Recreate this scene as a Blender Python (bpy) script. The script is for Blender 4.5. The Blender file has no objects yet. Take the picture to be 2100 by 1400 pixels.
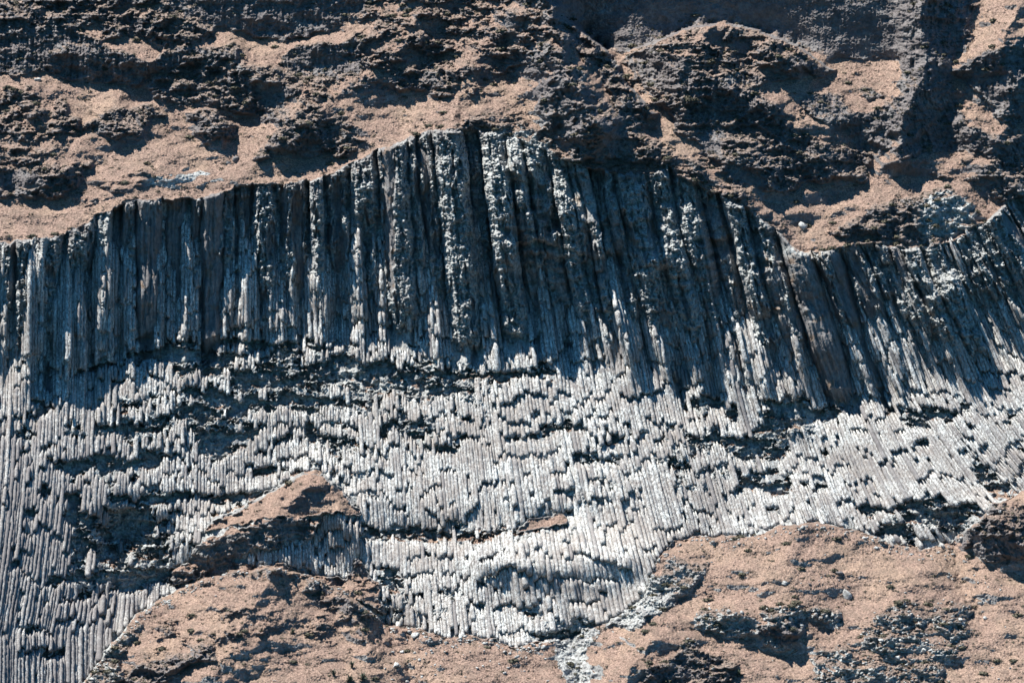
import bpy, math, random
import numpy as np
from mathutils import Vector

rng = np.random.RandomState(7)
random.seed(7)
scene = bpy.context.scene
COL = scene.collection

# ------------------------------------------------------------------ scale
CAM_Y = -700.0
PX = 0.1                      # metres per photo unit (2100 x 1400) at depth 0


def world(u, v, y):
    k = (y - CAM_Y) / -CAM_Y
    return (u - 1050.0) * PX * k, y, (700.0 - v) * PX * k


# ------------------------------------------------------------------ noise
def hash01(ix, iy, seed):
    h = ix.astype(np.uint32) * np.uint32(374761393) + iy.astype(np.uint32) * np.uint32(668265263) + np.uint32((seed * 974634777) & 0xffffffff)
    h ^= h >> np.uint32(13); h *= np.uint32(1274126177); h ^= h >> np.uint32(16); h *= np.uint32(2246822519); h ^= h >> np.uint32(13)
    return (h >> np.uint32(8)).astype(np.float32) / np.float32(16777216)


_GA = np.arange(256) * 2 * np.pi / 256
_GC = np.cos(_GA).astype(np.float32); _GS = np.sin(_GA).astype(np.float32)


def perlin(x, y, seed=0):
    x = np.asarray(x, np.float32); y = np.asarray(y, np.float32)
    x, y = np.broadcast_arrays(x, y)
    fx0 = np.floor(x); fy0 = np.floor(y)
    ix = fx0.astype(np.int32); iy = fy0.astype(np.int32)
    fx = x - fx0; fy = y - fy0
    sx = fx * fx * fx * (fx * (fx * 6 - 15) + 10); sy = fy * fy * fy * (fy * (fy * 6 - 15) + 10)

    def g(dx, dy):
        k = (hash01(ix + np.int32(dx), iy + np.int32(dy), seed) * 256).astype(np.int32)
        return _GC[k] * (fx - dx) + _GS[k] * (fy - dy)
    a = g(0, 0); b = g(1, 0); c = g(0, 1); d = g(1, 1)
    return ((a + (b - a) * sx) * (1 - sy) + (c + (d - c) * sx) * sy) * np.float32(1.5)


def fbm(x, y, seed=0, octv=4, gain=0.5, ridged=False):
    t = 0.0; a = 1.0; n = 0.0
    for o in range(octv):
        p = perlin(x * 2 ** o + 17.3 * o, y * 2 ** o - 9.1 * o, seed + o)
        if ridged:
            p = 1 - 2 * np.abs(p)
        t = t + a * p; n += a; a *= gain
    return t / n


def worley(x, y, seed=0):
    """distance to nearest, second nearest, id value of nearest"""
    x = x.astype(np.float32); y = y.astype(np.float32)
    ix = np.floor(x).astype(np.int32); iy = np.floor(y).astype(np.int32)
    d1 = np.full(x.shape, 9.0, np.float32); d2 = d1.copy(); idv = np.zeros(x.shape, np.float32)
    for dx in (-1, 0, 1):
        for dy in (-1, 0, 1):
            cx = ix + dx; cy = iy + dy
            px = cx + hash01(cx, cy, seed); py = cy + hash01(cx, cy, seed + 77)
            d = np.hypot(px - x, py - y)
            near = d < d1
            d2 = np.where(near, d1, np.minimum(d2, d))
            idv = np.where(near, hash01(cx, cy, seed + 5), idv)
            d1 = np.where(near, d, d1)
    return d1, d2, idv


def sstep(a, b, x):
    t = np.clip((x - a) / (b - a), 0, 1)
    return t * t * (3 - 2 * t)


def line(pts):
    p = np.array(pts, float)
    return lambda u: np.interp(u, p[:, 0], p[:, 1])


# ------------------------------------------------------------------ main break lines of the mountain side
rim = line([(-150, 500), (0, 495), (60, 490), (130, 480), (165, 462), (220, 430), (270, 412), (330, 405), (400, 408), (480, 385),
            (540, 372), (600, 372), (650, 368), (700, 345), (760, 315), (815, 290), (870, 270), (930, 262), (1000, 268),
            (1060, 285), (1100, 300), (1160, 330), (1250, 355), (1340, 352), (1370, 345), (1420, 370), (1480, 400), (1530, 430),
            (1590, 465), (1620, 500), (1650, 520), (1700, 515), (1740, 502), (1800, 495), (1850, 505), (1920, 500), (1980, 480),
            (2020, 450), (2060, 420), (2100, 400), (2250, 360)])
mid = line([(-150, 720), (0, 730), (60, 742), (130, 760), (180, 745), (240, 720), (300, 680), (350, 680), (420, 695), (500, 668),
            (560, 682), (640, 655), (700, 645), (760, 655), (850, 668), (900, 690), (960, 695), (1060, 680), (1160, 700),
            (1250, 715), (1330, 750), (1400, 780), (1480, 785), (1550, 795), (1650, 805), (1720, 795), (1800, 795), (1860, 780),
            (1950, 730), (2020, 740), (2100, 700), (2250, 690)])
base = line([(-150, 1560), (140, 1480), (170, 1400), (230, 1320), (280, 1265), (340, 1225), (400, 1190), (480, 1172), (550, 1165),
             (620, 1180), (700, 1205), (760, 1255), (790, 1280), (850, 1290), (900, 1305), (1000, 1312), (1060, 1330),
             (1150, 1312), (1250, 1275), (1320, 1225), (1350, 1150), (1380, 1112), (1430, 1100), (1540, 1105), (1600, 1080),
             (1680, 1075), (1760, 1088), (1830, 1118), (1890, 1130), (1950, 1115), (1990, 1080), (2040, 1035), (2100, 1010), (2250, 980)])


# column flow: picture u of the column that starts at s on the reference level v = 800
FS = np.arange(-900, 3000, 6.0)


def lean(s):
    """slope du/dv and bend d2u/dv2 of the columns"""
    g = np.interp(s, [-200, 150, 500, 750, 1000, 1250, 1450, 1650, 1850, 2050, 2300],
                  [-0.03, -0.01, 0.0, 0.05, 0.12, 0.22, 0.25, 0.31, 0.44, 0.52, 0.56])
    b = np.interp(s, [-200, 150, 400, 1000, 1500, 1700, 1850, 2100], [-1.6e-4, -1.8e-4, 0, 0, 1.2e-4, 2.5e-4, 9e-4, 1.2e-3])
    return g, b


def flow(s, v):
    g, b = lean(s)
    w = v - 800.0
    low = g * w + b * np.clip(w, 0, 500) ** 2 * 1.0
    up = g * np.maximum(w, -600) * 0.85
    return s + np.where(w > 0, low, up)


def inv_flow(u, v):
    """u, v as grid rows: u[j, i], v[j, i] with constant v along a row"""
    out = np.empty_like(u)
    for j in range(u.shape[0]):
        uu = np.maximum.accumulate(flow(FS, v[j, 0]) + np.arange(len(FS)) * 1e-6)
        out[j] = np.interp(u[j], uu, FS)
    return out


# ------------------------------------------------------------------ painted relief: slopes by region, then integrated
# every entry: polygon, pitch in degrees, sideways slope dy/dx, rockiness, roughness, paleness
GR, SC, RK = 0, 1, 2
REG = []


def R(pts, pitch, T=0.0, rock=1.0, rough=1.0, pale=0.0, soft=4):
    REG.append((np.array(pts, float), pitch, T, rock, rough, pale, soft))


# benches behind skylines (flat ground seen edge-on), drawn as thin strips
def ridge(pts, pitch=4, w=9):
    p = np.array(pts, float)
    q = p[::-1] - np.array([0, w])
    R(np.vstack([p, q]).tolist(), pitch, 0, 0.3, 0.3, 0, 1)


# ---- upper left
R([(0, 180), (60, 175), (130, 195), (165, 260), (150, 290), (120, 335), (60, 350), (-60, 350), (-60, 180)], 46, 0.1, .62, 1.2)
R([(160, 272), (200, 228), (235, 212), (300, 215), (345, 240), (300, 262), (300, 290), (240, 295), (200, 280)], 50, .1, .75, 1.1)
R([(385, 240), (430, 218), (470, 240), (498, 275), (455, 282), (420, 297), (400, 275)], 62, .5, .85, 1.2)
R([(-60, 345), (60, 350), (160, 328), (225, 330), (190, 345), (165, 365), (130, 405), (60, 412), (-60, 405)], 56, 0, .75, 1.1)
R([(-60, 355), (80, 350), (92, 385), (-60, 388)], 96, 0, 1, .6)
R([(180, -130), (430, -130), (440, 60), (450, 82), (300, 92), (225, 74), (185, 40)], 52, 0, .72, 1.3)
R([(-60, -130), (190, -130), (190, 60), (-60, 62)], 60, 0, .85, 1.2)
R([(-60, 60), (140, 58), (180, 72), (250, 104), (305, 124), (330, 106), (390, 92), (480, 95), (497, 122), (490, 155),
   (400, 130), (310, 160), (300, 168), (240, 174), (160, 167), (65, 145), (-60, 158)], 96, .1, 1, 1.2)
R([(340, 22), (430, 48), (500, 68), (560, 82), (620, 78), (700, 48), (790, 20), (860, -130), (360, -130)], 97, 0, 1, .8)
R([(565, 122), (600, 98), (660, 84), (700, 92), (740, 62), (800, 42), (850, 60), (840, 90), (760, 118), (740, 142), (690, 160), (625, 162)], 93, 0, 1, .9)
R([(300, 172), (350, 150), (400, 112), (490, 128), (560, 132), (600, 150), (650, 190), (590, 230), (570, 256), (500, 238), (440, 212), (380, 216), (310, 200)], 54, .1, .75, 1.2)
R([(500, 168), (570, 170), (645, 190), (585, 236), (530, 215)], 90, .35, 1, .6)
R([(510, 335), (560, 272), (600, 216), (640, 214), (700, 238), (765, 290), (700, 325), (620, 312), (560, 325)], 48, -.1, .66, 1.1)
R([(545, 300), (600, 255), (690, 275), (700, 305), (620, 296), (570, 312)], 74, 0, .95, 1.1)
R([(140, 400), (200, 370), (320, 340), (300, 380), (230, 410), (160, 450)], 44, .2, .45, .9)
R([(290, 360), (330, 335), (470, 330), (480, 362), (400, 385), (300, 395)], 40, 0, .35, .8, .85)
# ---- central ridge
R([(740, 30), (860, -130), (1110, -130), (1120, 60), (1160, 130), (1180, 210), (1080, 200), (980, 180), (900, 200), (840, 160), (760, 150), (730, 120)], 50, .05, .58, 1.3)
R([(560, 225), (640, 165), (700, 160), (760, 145), (850, 175), (820, 190), (720, 190), (640, 215)], 48, 0, .55, 1.1)
R([(800, 152), (850, 138), (905, 162), (880, 188), (820, 184)], 66, 0, .9, 1.2)
R([(880, 205), (980, 150), (1080, 130), (1130, 160), (1090, 190), (960, 205), (900, 240)], 44, 0, .4, .7)
R([(1015, 110), (1120, 105), (1120, 130), (1040, 134)], 74, 0, .9, .9)
R([(1120, 95), (1165, 105), (1215, 190), (1290, 245), (1350, 262), (1250, 290), (1130, 275), (1090, 215), (1135, 160)], 66, .3, .92, .9)
R([(1090, -130), (1130, -130), (1150, 0), (1200, 70), (1262, 122), (1292, 180), (1352, 240), (1290, 250), (1255, 205), (1180, 105), (1110, 45)], 68, 1.3, .97, 1.3)
R([(900, 275), (960, 238), (1040, 220), (1110, 260), (1230, 282), (1300, 270), (1380, 300), (1440, 320), (1480, 350), (1560, 415),
   (1620, 470), (1590, 470), (1480, 405), (1370, 352), (1250, 360), (1100, 305), (1000, 275)], 52, .05, .60, 1.1)
R([(1020, 275), (1075, 258), (1130, 300), (1150, 350), (1060, 360), (1020, 330)], 62, .2, .9, .6, .9)
# ---- far wall and right mound
R([(1135, -130), (1135, 0), (1180, 50), (1245, 100), (1290, 104), (1340, 84), (1400, 60), (1480, 46), (1560, 64), (1640, 96), (1700, 120),
   (1845, 116), (1872, 60), (1870, -130)], 104, .45, 1, .3)
R([(1280, 118), (1340, 92), (1410, 62), (1480, 50), (1560, 70), (1640, 100), (1712, 152), (1650, 160), (1560, 180), (1600, 250), (1440, 250), (1370, 240), (1310, 180)], 50, .05, .6, 1.2)
R([(1280, 120), (1330, 106), (1400, 112), (1432, 168), (1428, 210), (1372, 196), (1320, 172)], 88, -.1, 1, 1.1)
R([(1430, 158), (1500, 148), (1560, 150), (1565, 172), (1510, 176), (1600, 212), (1605, 246), (1440, 246), (1428, 200)], 84, 0, 1, 1.2)
R([(1588, 126), (1640, 108), (1714, 150), (1690, 160), (1590, 146)], 84, .1, 1, .9)
R([(1740, 178), (1770, 176), (1812, 200), (1780, 202)], 78, 0, 1, .8)
R([(1370, 200), (1440, 246), (1600, 246), (1650, 276), (1700, 296), (1785, 310), (1792, 372), (1660, 376), (1600, 392), (1500, 372), (1440, 300), (1380, 270)], 60, 0, .86, 1.1)
R([(1425, 275), (1490, 268), (1480, 305), (1462, 325)], 88, 0, 1, .25)
R([(1485, 345), (1550, 345), (1555, 380), (1510, 380)], 86, 0, 1, .25)
R([(1640, 200), (1700, 188), (1740, 218), (1775, 240), (1840, 190), (1858, 120), (1850, 290), (1790, 310), (1750, 302), (1738, 262), (1670, 244)], 95, 0, 1, .8)
R([(1845, 116), (1872, 40), (1870, -130), (2000, -130), (1998, 60), (1960, 120), (1955, 200), (1990, 262), (2060, 280), (2240, 250),
   (2240, 340), (2080, 345), (1990, 305), (1850, 322), (1828, 292), (1848, 190)], 98, .25, 1, 1.0)
R([(1880, 60), (1960, 40), (1990, 100), (1950, 130), (1960, 210), (1910, 200), (1885, 140)], 98, .1, 1, .6)
R([(2000, 120), (2060, 90), (2240, 40), (2240, 290), (2050, 240), (1962, 150)], 102, .3, 1, .8)
R([(1988, -130), (2100, -130), (2080, 0), (2040, 60), (1990, 55)], 42, 0, .25, .9)
R([(1800, 400), (1840, 345), (1850, 322), (1990, 305), (2090, 350), (2240, 340), (2240, 380), (2060, 420), (1990, 372), (1900, 392)], 42, 0, .35, .9)
R([(1690, 478), (1720, 462), (1800, 420), (1900, 386), (2012, 440), (1990, 480), (1900, 502), (1740, 500)], 56, 0, .8, 1.1)
R([(1895, 395), (1950, 380), (2012, 436), (1985, 478), (1900, 492), (1890, 440)], 52, -.2, .95, .6, .8)
R([(2010, 330), (2240, 320), (2240, 420), (2060, 425), (1980, 370)], 60, 0, .8, 1.0)
# ---- foreground
R([(200, 1420), (215, 1380), (260, 1310), (330, 1270), (420, 1240), (560, 1240), (700, 1260), (770, 1300), (700, 1330), (560, 1310), (420, 1350), (330, 1420)], 40, .0, .42, 1.0)
R([(170, 1420), (190, 1345), (250, 1290), (290, 1275), (290, 1310), (250, 1340), (240, 1400), (230, 1420)], 52, -.2, .9, 1.2, .6)
R([(250, 1400), (270, 1365), (330, 1350), (430, 1325), (440, 1345), (360, 1380), (330, 1420), (240, 1420)], 78, 0, 1, 1.3)
R([(640, 1190), (700, 1200), (770, 1262), (780, 1290), (720, 1280), (660, 1250), (620, 1220)], 52, .5, .62, 1.0)
R([(1420, 1250), (1480, 1235), (1540, 1270), (1560, 1300), (1640, 1290), (1640, 1325), (1600, 1340), (1540, 1310), (1480, 1300), (1430, 1285)], 50, 0, .8, 1.0, .95)
R([(1550, 1282), (1655, 1275), (1650, 1302), (1625, 1332), (1590, 1312), (1555, 1304)], 80, 0, 1, .9)
R([(1560, 1245), (1650, 1238), (1730, 1245), (1730, 1285), (1650, 1278), (1580, 1280)], 52, 0, .75, 1.2, .9)
R([(1780, 1270), (1850, 1225), (1990, 1235), (2010, 1300), (1930, 1380), (1960, 1420), (1660, 1420), (1660, 1330), (1760, 1310)], 46, 0, .62, 1.0, .95)
R([(1280, 1420), (1330, 1370), (1420, 1300), (1440, 1330), (1520, 1360), (1500, 1420)], 60, -.1, .7, 1.2)
R([(1330, 1400), (1400, 1320), (1425, 1310), (1420, 1350), (1400, 1420)], 86, .3, 1, .9)
R([(1962, 1142), (1990, 1080), (2040, 1042), (2240, 1010), (2240, 1100), (2100, 1115), (2000, 1110)], 56, -.1, .75, 1.2)
R([(1990, 1122), (2040, 1100), (2240, 1085), (2240, 1150), (2100, 1152), (2040, 1150)], 95, 0, 1, 1.1)
R([(1140, 1312), (1260, 1275), (1220, 1310), (1192, 1345), (1215, 1420), (1172, 1420), (1148, 1350)], 36, 0, .97, .15, .6)
R([(1245, 1270), (1325, 1215), (1370, 1140), (1460, 1150), (1410, 1220), (1300, 1290)], 42, 0, .9, .8, .6)
# ---- inside the columnar cliff: the grassy knob, the caves, the crossing ledges
INC = len(REG)
R([(400, 1110), (440, 1070), (500, 1040), (560, 1005), (620, 972), (660, 975), (700, 1005), (738, 1052), (690, 1062), (640, 1052), (560, 1075), (470, 1100)], 34, .0, .2, .6)
R([(500, 1130), (600, 1100), (700, 1112), (750, 1160), (800, 1260), (700, 1215), (560, 1175), (470, 1185), (400, 1205), (440, 1160)], 46, .1, .62, 1.0)
R([(430, 1085), (560, 1060), (700, 1050), (740, 1065), (750, 1130), (700, 1190), (560, 1160), (440, 1150), (330, 1190), (300, 1160)], 70, .25, .98, 1.1, .3)
R([(205, 1040), (310, 1030), (350, 1050), (330, 1080), (270, 1095), (212, 1140)], 120, .2, 1, .6)
R([(140, 1200), (240, 1180), (300, 1165), (390, 1160), (380, 1180), (280, 1200), (170, 1225)], 112, 0, 1, .8)
R([(740, 1012), (900, 1040), (1050, 1035), (1250, 1020), (1340, 1060), (1270, 1078), (1180, 1050), (1050, 1072), (900, 1082), (740, 1070)], 84, 0, .98, 1.1, .3)
R([(740, 1080), (900, 1095), (1050, 1085), (1180, 1060), (1250, 1080), (1270, 1100), (1100, 1112), (900, 1125), (760, 1110)], 36, 0, .99, 1.1, .4)
R([(430, 1100), (520, 1075), (600, 1062), (660, 1066), (640, 1100), (560, 1120), (490, 1140), (440, 1165), (390, 1190), (350, 1195), (380, 1140)], 50, .1, .66, 1.0, .3)
R([(1080, 1070), (1150, 1056), (1180, 1062), (1130, 1080), (1060, 1085)], 34, 0, .1, .5)
R([(1790, 1100), (1800, 1070), (1900, 1030), (1990, 1030), (2060, 1000), (2060, 1040), (1980, 1085), (1900, 1118), (1830, 1112)], 84, 0, 1, 1.2, .2)

UM0, UM1, VM0, VM1 = -150.0, 2250.0, -120.0, 1500.0
ST = 3.0
pu = np.arange(UM0, UM1 + .1, ST); pv = np.arange(VM0, VM1 + .1, ST)
PU, PV = np.meshgrid(pu, pv)


def inside(poly, x, y):
    c = np.zeros(x.shape, bool)
    n = len(poly); j = n - 1
    for i in range(n):
        xi, yi = poly[i]; xj, yj = poly[j]
        if yi != yj:
            t = ((yi > y) != (yj > y)) & (x < (xj - xi) * (y - yi) / (yj - yi) + xi)
            c ^= t
        j = i
    return c


def jagf(u, v):
    return 17 * fbm(u / 42, v / 80, 41, 6, .68)


def paint():
    wu = PU + 34 * fbm(PU / 60, PV / 44, 11, 6, .7)
    wv = PV + 22 * fbm(PU / 50, PV / 34, 31, 5, .7)
    # soft blobs of slopes
    cot = np.empty_like(PU); T = np.zeros_like(PU)
    rock = np.empty_like(PU); rough = np.empty_like(PU); pale = np.zeros_like(PU); bench = np.zeros_like(PU)
    m_ = mid(PU)
    jg = jagf(PU, PV)
    up = PV < rim(PU) + jg; lo = PV > base(PU) + jg
    hang = ~up & (wv < m_)
    cot[:] = 1 / math.tan(math.radians(60))
    rock[:] = 1; rough[:] = .55; pale[:] = .75
    cot[up] = 1 / math.tan(math.radians(38)); rock[up] = .2; rough[up] = .7; pale[up] = .15
    cot[lo] = 1 / math.tan(math.radians(38)); rock[lo] = .2; rough[lo] = .7; pale[lo] = .45
    cot[hang] = 1 / math.tan(math.radians(88)); rough[hang] = 1.0; pale[hang] = .3
    # the left bay turns to face right, the right bay to face left
    cl = ~up & ~lo
    T += np.where(cl, np.interp(PU, [-150, 150, 330, 600, 900, 1300, 1600, 1800, 2100, 2250], [1.15, 1.0, .45, 0.0, 0, -.05, -.12, -.25, -.5, -.5])
                  * sstep(800, 1000, PV) , 0)
    T += np.where(up & (PU < 1130), .05, 0)
    for k, (poly, pitch, t, rk, rg, pl, soft) in enumerate(REG):
        x0, y0 = poly.min(0) - 30; x1, y1 = poly.max(0) + 30
        i0 = max(0, int((x0 - UM0) / ST)); i1 = max(0, int((x1 - UM0) / ST) + 1)
        j0 = max(0, int((y0 - VM0) / ST)); j1 = max(0, int((y1 - VM0) / ST) + 1)
        sl = (slice(j0, j1), slice(i0, i1))
        m = inside(poly, wu[sl], wv[sl])
        if k < INC:
            m &= ~cl[sl]
        for arr, val in ((cot, 1 / math.tan(math.radians(pitch))), (T, t), (rock, rk), (rough, rg), (pale, pl)):
            a = arr[sl]; a[m] = val
    fb = base(PU) + jg
    m = (PV < fb) & (PV > fb - 1.3 * ST)
    cot[m] = (np.interp(PU, [-150, 150, 300, 800, 900, 1300, 1400, 1600, 1900, 2000, 2250], [0, 3, 7, 6, 2, 1, 4, 6, 4, 7, 7]) / (1.3 * ST * PX))[m]
    # skylines: a nearly flat bench hidden behind each one
    for pts, jump in SKY:
        f = line(pts); us = [p[0] for p in pts]
        ok = (PU >= us[0]) & (PU <= us[-1])
        e = np.minimum(PU - us[0], us[-1] - PU)
        d = f(PU) + 10 * fbm(PU / 40, PU * 0, 5, 5, .7) - PV
        m = ok & (d > 0) & (d < ST * 1.4)
        cot[m] = np.maximum(jump * .8 * sstep(0, 90, e[m]) / (1.4 * ST * PX), 1.0)
        bench[m] = 1
        rock[m] = .5
    return cot, T, rock, rough, pale, bench


SKY = [
    ([(1130, 4), (1180, 55), (1245, 104), (1285, 175), (1350, 242)], 30),
    ([(1285, 108), (1340, 88), (1400, 62), (1480, 48), (1560, 66), (1640, 98), (1710, 150)], 16),
    ([(440, 1072), (500, 1043), (560, 1008), (620, 973), (660, 976), (700, 1008), (730, 1048)], 5),
    ([(1250, 1290), (1300, 1330), (1330, 1345)], 3),
]


def integrate(cot, T, lam=0.5):
    """least squares surface y(u,v) with dy/dz = cot and dy/dx = T"""
    S = -cot * ST * PX          # per row going down
    Tx = T * ST * PX
    ny, nx = S.shape
    Sv = np.zeros((2 * ny, 2 * nx)); Su = np.zeros((2 * ny, 2 * nx))
    Sv[:ny, :nx] = S; Sv[:ny, nx:] = S[:, ::-1]
    Sv[ny:2 * ny - 1, :] = -Sv[:ny - 1, :][::-1]; Sv[ny - 1, :] = 0
    Su[:ny, :nx] = Tx; Su[:ny, nx:2 * nx - 1] = -Tx[:, :-1][:, ::-1]; Su[:ny, nx - 1] = 0
    Su[ny:, :] = Su[:ny, :][::-1]
    # divergence (backward differences) then screened by lam
    div = (Sv - np.roll(Sv, 1, 0)) + lam * (Su - np.roll(Su, 1, 1))
    F = np.fft.rfft2(div)
    ky = 2 - 2 * np.cos(2 * np.pi * np.arange(2 * ny) / (2 * ny))
    kx = 2 - 2 * np.cos(2 * np.pi * np.arange(nx + 1) / (2 * nx))
    den = -(ky[:, None] + lam * kx[None, :]); den[0, 0] = 1
    F /= den; F[0, 0] = 0
    y = np.fft.irfft2(F, s=div.shape)[:ny, :nx]
    return y


cotm, Tm, rockm, roughm, palem, benchm = paint()
cotm_i = cotm.copy()
Y0 = integrate(cotm, Tm)
# bold forms: spurs, knolls and buttresses (polyline, half width, height toward the valley, right-flank steepness)
FORMS = [([(1105, -60), (1135, 60), (1165, 150), (1215, 250)], 85, 21, 1.7), ([(870, -40), (850, 60), (780, 130), (700, 190), (620, 260)], 60, 7, 1.2),
         ([(1040, 30), (960, 150), (930, 240)], 60, 5, 1.2),
         ([(1450, 70), (1400, 120), (1400, 180)], 75, 9, 1.1), ([(1590, 110), (1640, 140)], 45, 6, 1), ([(1480, 170), (1580, 220), (1700, 260)], 50, 7, 1),
         ([(1925, -60), (1885, 40), (1905, 130), (1865, 210), (1840, 300)], 62, 11, 1.0), ([(1960, 30), (1990, 120), (2010, 190), (1990, 280)], 34, 4, 1), ([(2090, 10), (2050, 110), (2080, 170), (2050, 290)], 56, 9, 1),
         ([(1500, 290), (1560, 350)], 60, 5, 1), ([(1680, 320), (1720, 360)], 45, 4, 1), ([(1900, 420), (1960, 400)], 60, 6, 1), ([(1840, 330), (1990, 330), (2080, 370)], 40, 5, 1),
         ([(600, 235), (560, 300)], 55, 8, 1.3), ([(480, 130), (560, 165), (620, 195)], 50, 8, 1.5), ([(440, 225), (445, 270)], 36, 7, 1.4), ([(230, 225), (210, 265), (290, 270)], 40, 6, 1.2),
         ([(60, 190), (100, 300)], 70, 6, 1.1), ([(330, 30), (400, 80)], 55, 6, 1.2), ([(110, 110), (300, 130), (480, 110)], 34, 5, 1), ([(650, 95), (760, 80)], 32, 5, 1),
         ([(330, 340), (240, 390)], 50, 4, 1), ([(150, 340), (60, 380)], 35, 4, 1), ([(1250, 270), (1400, 320), (1520, 410)], 55, 6, 1),
         ([(280, 200), (380, 300)], 55, -4, 1), ([(860, 210), (820, 270)], 60, -5, 1), ([(1330, 260), (1500, 370), (1600, 440)], 26, -4, 1), ([(1780, 300), (1700, 430), (1640, 480)], 55, -6, 1),
         ([(1700, 150), (1800, 170)], 60, -4, 1), ([(240, 60), (330, 100)], 20, -3, 1),
         ([(560, 1170), (520, 1250), (440, 1380)], 110, 8, 1.4), ([(720, 1230), (760, 1330)], 34, 4, 1), ([(800, 1290), (850, 1400)], 50, -5, 1),
         ([(1340, 1300), (1280, 1400)], 60, 6, 1.2), ([(1180, 1310), (1190, 1420)], 40, -5, 1), ([(1640, 1090), (1600, 1180)], 120, 6, 1), ([(1960, 1120), (1990, 1260)], 40, -4, 1),
         ([(1850, 1250), (1800, 1340)], 90, 4, 1), ([(2050, 1060), (2100, 1120)], 60, 8, 1), ([(1500, 1250), (1640, 1300)], 40, 4, 1),
         ([(640, 985), (560, 1060), (430, 1110)], 60, 7, 1.3), ([(660, 1000), (730, 1100)], 50, 5, 1.2), ([(1070, 310), (1060, 340)], 42, 5, 1), ([(1350, 520), (1350, 545)], 20, 3.5, 1),
         ([(1940, 610), (1960, 720)], 60, 5, 1), ([(1020, 1150), (1160, 1160), (1290, 1140)], 70, 5, 1), ([(260, 1060), (230, 1110)], 50, -5, 1)]
fw = PU + 26 * fbm(PU / 45, PV / 45, 71, 5, .62); fv = PV + 18 * fbm(PU / 45, PV / 40, 75, 5, .62)
for pts, rad, hgt, asym in FORMS:
    best = np.full(PU.shape, 1e9)
    for (xa, ya), (xb, yb) in zip(pts[:-1], pts[1:]):
        dx, dy = xb - xa, yb - ya
        t = np.clip(((fw - xa) * dx + (fv - ya) * dy) / (dx * dx + dy * dy), 0, 1)
        ex, ey = fw - xa - t * dx, fv - ya - t * dy
        best = np.minimum(best, np.hypot(np.where(ex > 0, ex * asym, ex), ey))
    if pts[0][1] < 460: hgt = hgt * (.8 if hgt > 0 else .35) * (.75 if pts[0][0] < 800 else 1)
    k = np.clip(1 - best / (rad * 1.5), 0, 1)
    Y0 -= hgt * k * k * (1.6 - .6 * k)

Y0 -= np.interp(0, [0], [0]) + Y0[int((1000 - VM0) / ST), int((1050 - UM0) / ST)]


def blur(a, n):
    for _ in range(n):
        b = np.pad(a, 1, mode='edge')
        a = (b[1:-1, 1:-1] * 4 + b[:-2, 1:-1] + b[2:, 1:-1] + b[1:-1, :-2] + b[1:-1, 2:]) / 8
    return a


cliffm = (PV > rim(PU)) & (PV < base(PU))
rk1 = blur(rockm, 2); rockm = np.where(cliffm, rk1, blur(np.where(cliffm, .5, rockm), 16) * .75 + rk1 * .25); roughm = blur(roughm, 12); benchm = blur(benchm, 2); palem = blur(palem, 10)


def samp(a, u, v):
    x = np.clip((np.asarray(u) - UM0) / ST, 0, a.shape[1] - 1.001); y = np.clip((np.asarray(v) - VM0) / ST, 0, a.shape[0] - 1.001)
    i = x.astype(int); j = y.astype(int); fx = x - i; fy = y - j
    return (a[j, i] * (1 - fx) + a[j, i + 1] * fx) * (1 - fy) + (a[j + 1, i] * (1 - fx) + a[j + 1, i + 1] * fx) * fy


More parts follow.
